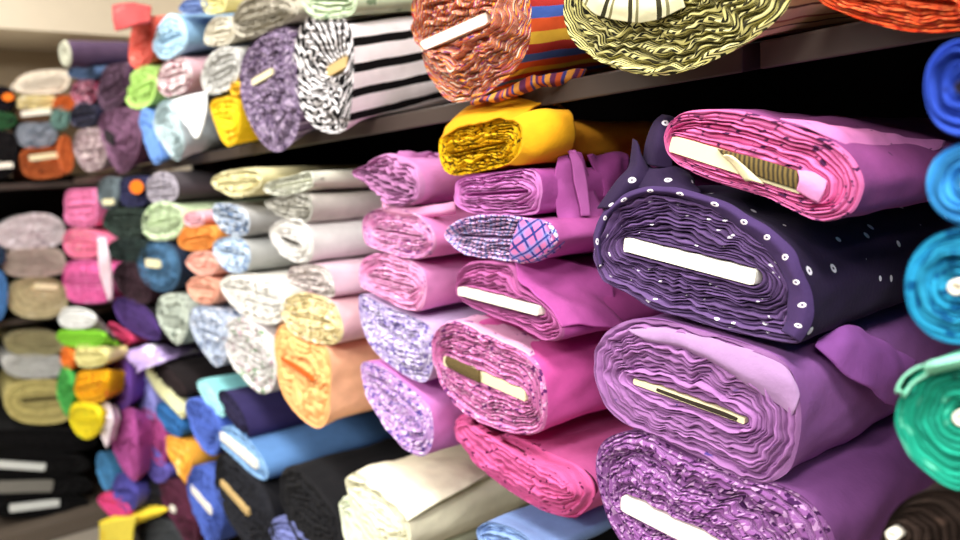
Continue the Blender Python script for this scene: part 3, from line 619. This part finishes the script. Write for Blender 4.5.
# violet roll lying lengthways on top of the far pile
def lying_roll(label, pA, pB, X, dX, r, mat, endm):
    a = PX(*pA, X); c = PX(*pB, X + dX)
    d = (c - a); Ln = np.linalg.norm(d); d /= Ln
    s = np.cross(d, (0, 0, 1)); s /= np.linalg.norm(s); u = np.cross(s, d)
    loc = (a + c) / 2 - np.array([0, 0, r]); root = empty('fabric_roll', loc); tag(root, label, 'fabric roll', ROWS['up']['group']); root_loc[root.name] = loc
    n, m = 28, 14; V, F = [], []
    for k in range(m + 1):
        for i in range(n):
            t = 2 * math.pi * i / n; rr = r * (1 + 0.08 * nz(i * .4, k * .6, 3.3))
            V.append(a + d * Ln * k / m + (s * math.cos(t) + u * math.sin(t) * 0.85) * rr)
    for k in range(m):
        for i in range(n): F.append((k * n + i, k * n + (i + 1) % n, (k + 1) * n + (i + 1) % n, (k + 1) * n + i))
    F.append(tuple((m * n + i) for i in range(n)))
    link('outer_wrap', V, F, mat, root, [(0, 0)] * len(V), None, loc=loc)
    V, F = [], []
    for q, (rad, off) in enumerate([(r, 0), (r * .85, -.008), (r * .7, .004), (r * .5, -.006), (r * .3, .006), (0.001, .02)]):
        for i in range(n):
            t = 2 * math.pi * i / n
            V.append(a + d * off + (s * math.cos(t) + u * math.sin(t) * 0.85) * rad)
    for q in range(5):
        for i in range(n): F.append((q * n + i, q * n + (i + 1) % n, (q + 1) * n + (i + 1) % n, (q + 1) * n + i))
    link('rolled_layers', V, F, endm, root, [(0, 0)] * len(V), None, loc=loc)
lying_roll('violet roll with a white end, lying lengthways on the far pile', (66, 54), (134, 55), -2.75, -0.03, 0.05, M('584660'), M('b4b4a0'))

# ================================================================ LOWER SHELF
b = B('low', 'powder blue bolt just below the hot pink bolt', '475,535 478,526 490,522 515,530 532,545 537,565 510,572 485,556', M('7f9ccc', tone=0.5), M('7f9ccf'), nl=6, amp=0.5, single=False)
b = B('low', 'cream bolt with a broad creased top', '344,484 347,476 356,473 375,488 395,506 407,520 410,545 398,562 375,542 355,516', M('eeecce', 'b8b484', 'fleck', 12, 0.2, tone=0.5), M('e9e6cb'), nl=5, amp=0.7, groove=0.012, single=False)
flap(b, [[(347, 478, -.002), (372, 465, .04), (408, 459, .10), (445, 453, .17), (480, 448, .26)], [(372, 488, -.003), (398, 475, .04), (430, 466, .10), (462, 460, .17), (492, 454, .26)], [(396, 508, -.003), (424, 493, .04), (453, 481, .10), (476, 470, .16), (502, 460, .25)], [(407, 522, -.003), (432, 506, .035), (458, 492, .09), (482, 479, .15), (508, 466, .24)]], M('eeebd0'), 'top_ply', 0.003, 7, 0.003)
B('low', 'mint-edged white bolt under the cream one', '338,509 340,500 346,497 356,520 372,545 392,566 388,580 368,578 348,552', M('dfe6cc', 'a8c890', 'fleck', 14, 0.35, tone=0.5), nl=5, amp=0.6, single=False)
B('low', 'plain black bolt between the cream bolt and the tan-cored black bolt', '279,484 285,467 300,470 328,500 343,530 343,560 312,560 287,522', M('17171a'), nl=6, single=False)
B('low', 'black bolt with a narrow tan card core', '214,472 217,456 228,454 248,470 265,490 275,520 275,550 255,555 230,525 217,495', M('1d1e24'), M('16161a'), core=((222, 483), (248, 512), 6), cmat=TAN)
B('low', 'faded denim blue bolt with a long white core', '216,440 220,428 232,427 248,440 262,458 268,474 263,481 250,474 235,460 222,448', M('7fa8d4', '4c78b4', 'fleck', 30, 0.3, tone=0.4), M('5c86bc'), core=((222, 436), (256, 464), 8))
B('low', 'slate violet bolt at the bottom edge, under the plain black bolt', '268,528 272,519 284,518 298,530 308,545 306,562 290,560 275,545', M('7078b0'), single=False)
b = B('low', 'indigo navy bolt folded double above the faded denim bolt', '217,396 220,390 230,396 242,413 248,432 244,440 232,424 221,409', M('24203c', tone=0.5), M('332c58'), single=False, vp=(1450, 160))
B('low', 'pale aqua bolt showing its edge behind the indigo bolt', '196,385 200,379 208,385 218,401 224,416 217,415 205,402', M('a4dce0'), M('8cd2d4'), single=False, L=0.34, taper=0.7)
B('low', 'royal blue bolt beside the pale aqua edge', '185,407 190,398 203,401 217,416 221,436 215,456 203,451 192,431', M('4a64b8', '2c3c84', 'fleck', 16, 0.3), single=False, L=0.34, taper=0.7)
B('low', 'blue bolt with a stubby white core, standing below the royal blue one', '187,480 192,466 205,468 218,485 223,510 220,535 210,546 198,525 189,500', M('4a62b4', '32408c', 'fleck', 16, 0.3), core=((193, 489), (211, 510), 8), L=0.34, taper=0.7)
B('low', 'black box-folded bolt under the lavender folds', '152,370 157,362 168,368 182,384 187,396 176,396 163,386', M('241a1c'), M('1a1416'), single=False, L=0.34, taper=0.7)
b = B('low', 'lavender and white folded bolt draped over the periwinkle one', '120,356 125,346 137,347 147,357 143,370 132,371', M('cbbce4', 'f2eef8', 'fleck', 12, 0.4), M('9a84c8'), single=False, L=0.34, taper=0.7)
flap(b, [[(122, 352, -.04), (148, 346, .0), (172, 343, .08), (198, 342, .18)], [(130, 362, -.05), (152, 355, -.02), (174, 350, .06), (200, 347, .17)], [(138, 372, -.05), (158, 364, -.02), (178, 358, .05), (202, 352, .16)]], M('b49cd4', 'ece6f6', 'fleck', 9, 0.45), 'draped_folds', 0.004, 7, 0.01)
B('low', 'pale lemon edge of a thin bolt below the black box-folded bolt', '145,372 150,367 165,384 183,407 182,419 172,409 155,391', M('dcdcae', 'b8ccb8', 'fleck', 10, 0.35), L=0.34, taper=0.7)
B('low', 'periwinkle bolt hanging below the lavender folds', '132,374 140,371 150,385 155,405 153,420 145,415 136,396', M('8c8cd0'), L=0.34, taper=0.7)
B('low', 'deep teal blue bolt beside the gold bolt', '155,409 160,402 172,411 182,425 180,437 170,434 160,425', M('2c64a0'), L=0.34, taper=0.7)
B('low', 'golden orange bolt between the mulberry and blue bolts', '164,440 168,436 184,442 191,460 190,475 185,484 175,468 167,452', M('e8a43c', 'f2d484', 'fleck', 12, 0.4), L=0.34, taper=0.7)
B('low', 'purple bolt under the raspberry corner', '107,367 112,356 125,361 131,385 129,404 118,410 110,395', M('6a449c'), y0=-0.05, L=0.06, taper=0.8)
B('low', 'magenta bolt in the middle of the far jumble', '112,430 115,410 130,408 137,430 138,460 135,482 122,470 113,450', M('b4549c', 'c870b4', 'fleck', 10, 0.3), y0=-0.05, L=0.06, taper=0.8)
B('low', 'mulberry bolt right of the magenta one', '139,415 144,407 157,415 165,435 166,460 160,467 148,450 141,435', M('943c74'), L=0.34, taper=0.7)
B('low', 'violet blue bolt under the mulberry one', '146,452 150,443 160,455 168,471 166,481 155,483 148,471', M('5c54a4'), L=0.34, taper=0.7)
B('low', 'maroon bolt with a white pin dot near the bottom edge', '158,486 165,478 182,492 193,510 196,541 185,542 172,521 162,505', M('4c2034'), core=((171, 508), (174, 510), 5), L=0.34, taper=0.7)
B('low', 'indigo bolt under the magenta one', '112,487 117,474 128,476 136,488 136,506 128,512 116,503', M('5450a8'), y0=-0.04, L=0.11, taper=0.8)
B('low', 'black bolt between the indigo and maroon bolts', '138,492 142,482 154,482 162,494 162,510 150,516 140,508', M('181820'), L=0.34, taper=0.7)
B('low', 'steel blue bolt at the far left of the jumble', '96,457 101,452 109,466 112,484 105,491 98,476', M('4c8cc0'), y0=-0.04, L=0.11, taper=0.8)
B('low', 'hot pink and red bolt at the foot of the jumble', '97,501 105,492 120,497 131,511 126,520 112,518', M('e84c90', 'e8484c', 'fleck', 12, 0.4), y0=-0.04, L=0.11, taper=0.8)
B('low', 'charcoal bolt beside the yellow cloth at the bottom edge', '138,528 144,519 158,517 172,524 184,540 178,556 152,556 140,545', M('3c4044', '1c1e20', 'fleck', 16, 0.4), L=0.34, taper=0.7)
# green, yellow and white column
B('low', 'white bolt on top of the lime green one', '58,319 62,309 75,307 92,312 96,322 84,329 64,328', M('eef0ee'), M('8c7c80'), single=False, y0=-0.11, L=0.07, taper=0.8)
B('low', 'lime green bolt under the white one', '56,338 60,330 80,330 102,331 105,340 92,348 66,346', M('84cc34'), y0=-0.11, L=0.07, taper=0.8)
B('low', 'small orange bolt under the lime green one', '60,356 62,347 70,349 74,360 70,370 62,366', M('e87c2c'), y0=-0.11, L=0.07, taper=0.8)
B('low', 'pale cream yellow bolt beside the small orange one', '74,355 78,343 92,346 105,348 106,362 92,368 78,366', M('f0e8a0', 'f0b840', 'fleck', 10, 0.3), y0=-0.11, L=0.07, taper=0.8)
B('low', 'leaf green bolt left of the amber one', '56,387 60,369 67,366 73,382 72,404 67,417 60,406', M('4cac50', '2c8438', 'fleck', 10, 0.4), y0=-0.11, L=0.07, taper=0.8)
B('low', 'amber bolt above the lemon yellow one', '74,388 78,372 92,370 107,372 106,396 92,404 78,400', M('f0b010', 'e8701c', 'fleck', 10, 0.4), y0=-0.11, L=0.07, taper=0.8)
B('low', 'lemon yellow bolt rounded at the foot of the amber one', '69,415 72,404 86,402 99,408 100,425 92,438 82,439 73,430', M('f0dc20', 'c8d838', 'fleck', 10, 0.4), y0=-0.11, L=0.05, taper=0.8)
B('low', 'white sliver of a bolt between the lemon and magenta ones', '97,412 101,402 109,404 113,420 110,432 106,448 101,436', M('f0e4ec'), y0=-0.09, L=0.025, taper=0.8)
B('low', 'raspberry pink corner of a bolt beside the pale cream one', '105,346 108,323 118,326 133,338 128,345 114,350', M('d0406c'), y0=-0.03, L=0.07, taper=0.8)

# yellow cloth spread on the deck
yc = empty('yellow_cloth', P(115, 535, -0.03)); tag(yc, 'bright yellow folded cloth at the bottom left edge', 'cloth'); root_loc[yc.name] = P(115, 535, -0.03)
flap(yc, [[(99, 522, -.05), (120, 514, -.03), (145, 507, .0), (166, 502, .02)], [(101, 530, -.07), (122, 523, -.05), (146, 515, -.03), (168, 509, .0)], [(101, 545, -.07), (120, 540, -.05), (135, 525, -.03), (160, 515, -.01)]], M('f0d43a'), 'top_fold', 0.004, 6)
flap(yc, [[(100, 524, -.07), (118, 519, -.06), (138, 515, -.05)], [(100, 545, -.07), (117, 545, -.06), (133, 535, -.05)], [(102, 575, -.07), (118, 575, -.06), (134, 560, -.05)]], M('f0dc4c'), 'hanging_fold', 0.004, 6)

# ================================================================ END WALL SHELVING (bolt ends face along the aisle)
B('end', 'cream folded bolt, topmost on the end wall stack', '13,88 20,76 40,70 66,70 70,82 60,92 30,94', M('e6dccb', 'a89a88', 'fleck', 20, 0.3), single=False)
B('end', 'yellowish cream bolt under the topmost end wall bolt', '17,104 20,97 40,95 56,97 58,105 45,109 22,109', M('e4d49c', 'f0e8c8', 'fleck', 18, 0.4))
B('end', 'brown bolt with a wide white core on the end wall', '16,114 19,108 40,107 56,109 57,117 45,122 22,121', M('5c4430'), core=((23, 114), (49, 111), 6))
B('end', 'blue-grey tweed bolt above the rust bolt', '16,135 20,124 36,121 54,124 57,136 48,146 24,147', M('8c94a0', '586474', 'fleck', 18, 0.45))
B('end', 'rust brown bolt with a cream core', '20,163 22,150 38,147 60,148 70,160 66,174 44,179 26,176', M('a0542c', '5c2c18', 'fleck', 18, 0.4), core=((31, 158), (56, 155), 6), cmat=CREAM)
B('end', 'orange corner of a bolt beside the yellowish cream one', '54,104 57,96 68,95 76,100 72,109 60,110', M('c8602c'), y0=0.05)
B('end', 'grey teal bolt beside the blue-grey tweed', '52,120 56,108 66,106 70,118 66,128 56,129', M('6c9088'), y0=0.05)
B('end', 'orange rust bolt standing right of the cream core', '58,150 62,136 70,138 74,155 72,170 64,172', M('c46434', '8c3c1c', 'fleck', 14, 0.4), y0=0.05)
b = B('end', 'black bolt with an orange round sticker at the far left', '-14,100 -8,88 4,86 14,92 15,104 6,111 -8,110', M('1c1820'), single=False)
vs = [PX(8 + 6 * math.cos(t), 97 + 4 * math.sin(t), X_END + 0.02) for t in np.linspace(0, 2 * math.pi, 24, endpoint=False)]
vs += [PX(8 + 6 * math.cos(t), 97 + 4 * math.sin(t), X_END) for t in np.linspace(0, 2 * math.pi, 24, endpoint=False)]
link('round_sticker', vs, [tuple(range(24))] + [(i, 24 + i, 24 + (i + 1) % 24, (i + 1) % 24) for i in range(24)], plain('orange_sticker', 'ff7d12', 0.5, 0.03), b, smooth=False, loc=root_loc[b.name])
B('end', 'bottle green bolt under the stickered black bolt', '-14,118 -8,112 6,112 16,116 15,124 4,129 -10,127', M('2c5434', '18241c', 'fleck', 14, 0.4))
B('end', 'black bolt with a white core at the far left', '-20,150 -14,132 4,131 16,136 18,158 10,176 -12,176', M('131113'), core=((-6, 166), (11, 165), 6))
# middle level
B('end', 'grey white crumpled bolt, upper one on the middle level of the end wall', '-6,238 0,226 25,214 50,214 64,224 64,240 50,247 10,249', M('c4bcbe', '8c8288', 'fleck', 16, 0.4, 'eceaf0'), nl=5, amp=0.9, single=False)
B('end', 'stone grey bolt between the crumpled one and the beige one', '2,264 8,252 30,248 58,249 66,260 64,272 40,277 10,275', M('c0b4a8', '94887c', 'fleck', 16, 0.35), single=False)
B('end', 'beige bolt with a broad oval end', ell(38, 298, 31, 21), M('c8bc94', 'e4dcc0', 'fleck', 16, 0.35, tone=0.4), core=((36, 286), (56, 287), 6), cmat=CREAM)
B('end', 'blue bolt at the left edge next to the beige oval', ell(-8, 295, 16, 28), M('4c7cb4'), y0=0.03)
B('end', 'dark blue bolt above the blue bolt at the left edge', ell(-8, 256, 14, 12), M('26364c'), y0=0.03)
B('end', 'olive grey bolt above the white flat one', ell(36, 344, 31, 13), M('a8a078', tone=0.4), single=False)
B('end', 'white flat bolt between the two olive ones', ell(36, 366, 33, 13), M('ccccc8', tone=0.3), single=False)
B('end', 'olive bolt rolled around a dark slot', ell(42, 402, 38, 23), M('b0a468', tone=0.5), core=((24, 401), (60, 398), 4), cmat=plain('slot', '4c4424', 0.9), nl=5, amp=0.25, wav=0.02, cdep=-0.004)
# black bolts at the foot of the end wall
for i, (y, h, x0, x1, cy0, cy1, lab) in enumerate([
        (465, 11, -40, 92, 465, 467, 'black bolt with a long white core, topmost of the black pile'),
        (486, 10, -40, 94, 483, 483, 'black bolt with a grey ribbed core, in the middle of the black pile'),
        (507, 11, -30, 92, 508, 504, 'black bolt with a stubby white core, at the bottom of the black pile')]):
    ce = [((-6, 464), (43, 467), 8), ((2, 487), (49, 486), 13), ((12, 508), (57, 503), 8)][i]
    B('end', lab, ell((x0 + x1) / 2, y, (x1 - x0) / 2, h, e=2.6), M('0e0d0e'), core=ce, cmat=[None, plain('grey_ribbed_card', '77756e', 0.7, 0.5, 60, stretch=(.1, .1, 6)), None][i] or plain('white_card_end', 'd4d8d4', 0.8, 0.04), nl=5)
B('end', 'plain black folded bolt above the cored black pile', ell(30, 441, 68, 12, e=2.8), M('0f0e0f'), nl=5)

# ================================================================ SHELVING AND ROOM
bays = [(-0.372, 0.85, 'dark brown shelving bay at the right with the teal rolls'),
        (-1.62, -0.389, 'dark brown shelving bay behind the magenta and white stacks'),
        (-2.85, -1.623, 'dark brown shelving bay behind the denim and dark stacks'),
        (-3.62, -2.853, 'dark brown shelving bay at the far end behind the pink stack')]
def board(name, x0, x1, y0, y1, zt, th, slope, root, mat=SHELF, loc=(0, 0, 0)):
    z1 = zt + slope * (y1 - y0)
    V = [(x0, y0, zt - th), (x1, y0, zt - th), (x1, y0, zt), (x0, y0, zt), (x0, y1, z1 - th), (x1, y1, z1 - th), (x1, y1, z1), (x0, y1, z1)]
    F = [(0, 1, 2, 3), (5, 4, 7, 6), (3, 2, 6, 7), (1, 0, 4, 5), (0, 3, 7, 4), (2, 1, 5, 6)]
    o = link(name, V, F, mat, root, smooth=False, loc=loc)
    m = o.modifiers.new('edge', 'BEVEL'); m.width = 0.002; m.segments = 2
    return o
for x0, x1, lab in bays:
    loc = ((x0 + x1) / 2, 0.58, -0.12)
    r = empty('shelving_unit', loc); tag(r, lab, 'shelf', 'dark brown shelving bays along the aisle')
    board('shelf_board', x0, x1, BOARD_Y, 0.60, Z_UP, 0.024, SLOPE, r, loc=loc)
    board('shelf_board', x0, x1, 0.20, 0.60, Z_MID, 0.02, 0, r, loc=loc)
    if x0 > -2: board('shelf_board', x0, x1, 0.0, 0.60, 0.44, 0.03, 0, r, loc=loc)
    board('base_deck', x0, x1, 0.05, 0.60, 0.02, 0.14, 0, r, loc=loc)
    box('back_panel', (x0, 0.60, -0.12), (x1, 0.62, 2.0), SHELFB, r, loc=loc)
    box('upright_post', (x0 + 0.002, 0.555, -0.12), (x0 + 0.04, 0.598, 2.0), SHELFB, r, loc=loc)
# end wall unit
loc = (X_END - 0.3, -0.4, -0.12)
r = empty('shelving_unit', loc); tag(r, 'end wall shelving holding the beige and black bolts', 'shelf')
for zt in (1.455, 0.86, 0.60):
    if zt == 0.60: continue
    box('shelf_board', (X_END - 0.55, -1.3, zt - 0.025), (X_END - 0.04, 0.62, zt), SHELF, r, loc=loc)
DECK = plain('brown_deck', '5a5046', 0.55, 0.12, 4)
box('base_deck', (X_END - 0.55, -1.3, -0.119), (X_END + 0.12, 0.62, -0.05), DECK, r, bev=0.006, loc=loc)
box('back_panel', (X_END - 0.58, -1.3, -0.119), (X_END - 0.55, 0.62, 1.5), SHELFB, r, loc=loc)

def struct(o): o['kind'] = 'structure'; return o
WALLM = plain('cream_wall_paint', 'ddd2bd', 0.9, 0.03); WALLD = plain('taupe_wall_paint', 'a3937c', 0.9, 0.03)
XS = -3.95
s28, s46 = PX(0, 28, XS), PX(0, 46, XS)
zb = s28[2]
XW = float((zb - CAM[2]) / ((s46[2] - CAM[2]) / (XS - CAM[0])) + CAM[0])
XW = min(XW, XS - 0.5)
struct(box('wall_end', (XW - 0.1, -5.2, -0.12), (XW, 0.75, 3.05), WALLD))
struct(box('trim_1', (XW, -5.2, zb), (XS, 0.75, 3.05), WALLM))
struct(box('wall_back', (XW - 0.1, 0.70, -0.12), (2.6, 0.80, 3.05), WALLM))
struct(box('floor', (XW - 0.1, -5.2, -0.22), (2.6, 0.8, -0.12), plain('shop_floor_tile', '8c8478', 0.5, 0.1, 3)))
struct(box('ceiling', (XW - 0.1, -5.2, 3.05), (2.6, 0.8, 3.12), plain('ceiling_paint', 'eeeae2', 0.9, 0.02)))

# ================================================================ LIGHT
def area(name, loc, size, sy, power, target, col=(1, 0.97, 0.93)):
    l = bpy.data.lights.new(name, 'AREA'); l.shape = 'RECTANGLE'; l.size = size; l.size_y = sy; l.energy = power; l.color = col
    o = bpy.data.objects.new(name, l); COL.objects.link(o); o.location = loc
    o.rotation_euler = (Vector(target) - Vector(loc)).to_track_quat('-Z', 'Y').to_euler()
for x in (-3.2, -1.9, -0.6, 0.7, 2.0):
    area('ceiling_strip_light', (x, -1.0, 3.0), 1.1, 0.35, (66 if x < -1.5 else 46) if x < 0.5 else 105, (x - 0.25 * (x > 0.5), -0.85, 0))
    area('ceiling_strip_light', (x, -3.2, 3.0), 1.1, 0.35, 60 if x < 0.5 else 130, (x - 0.5 * (x > 0.5), -2.6, 0))
w = bpy.data.worlds.new('shop_interior'); SC.world = w; w.use_nodes = True
w.node_tree.nodes['Background'].inputs[0].default_value = (1, 0.98, 0.95, 1)
w.node_tree.nodes['Background'].inputs[1].default_value = 0.12
SC.view_settings.view_transform = 'Standard'; SC.view_settings.look = 'None'
SC.view_settings.exposure = -0.9; SC.view_settings.gamma = 1; SC.view_settings.use_curve_mapping = False
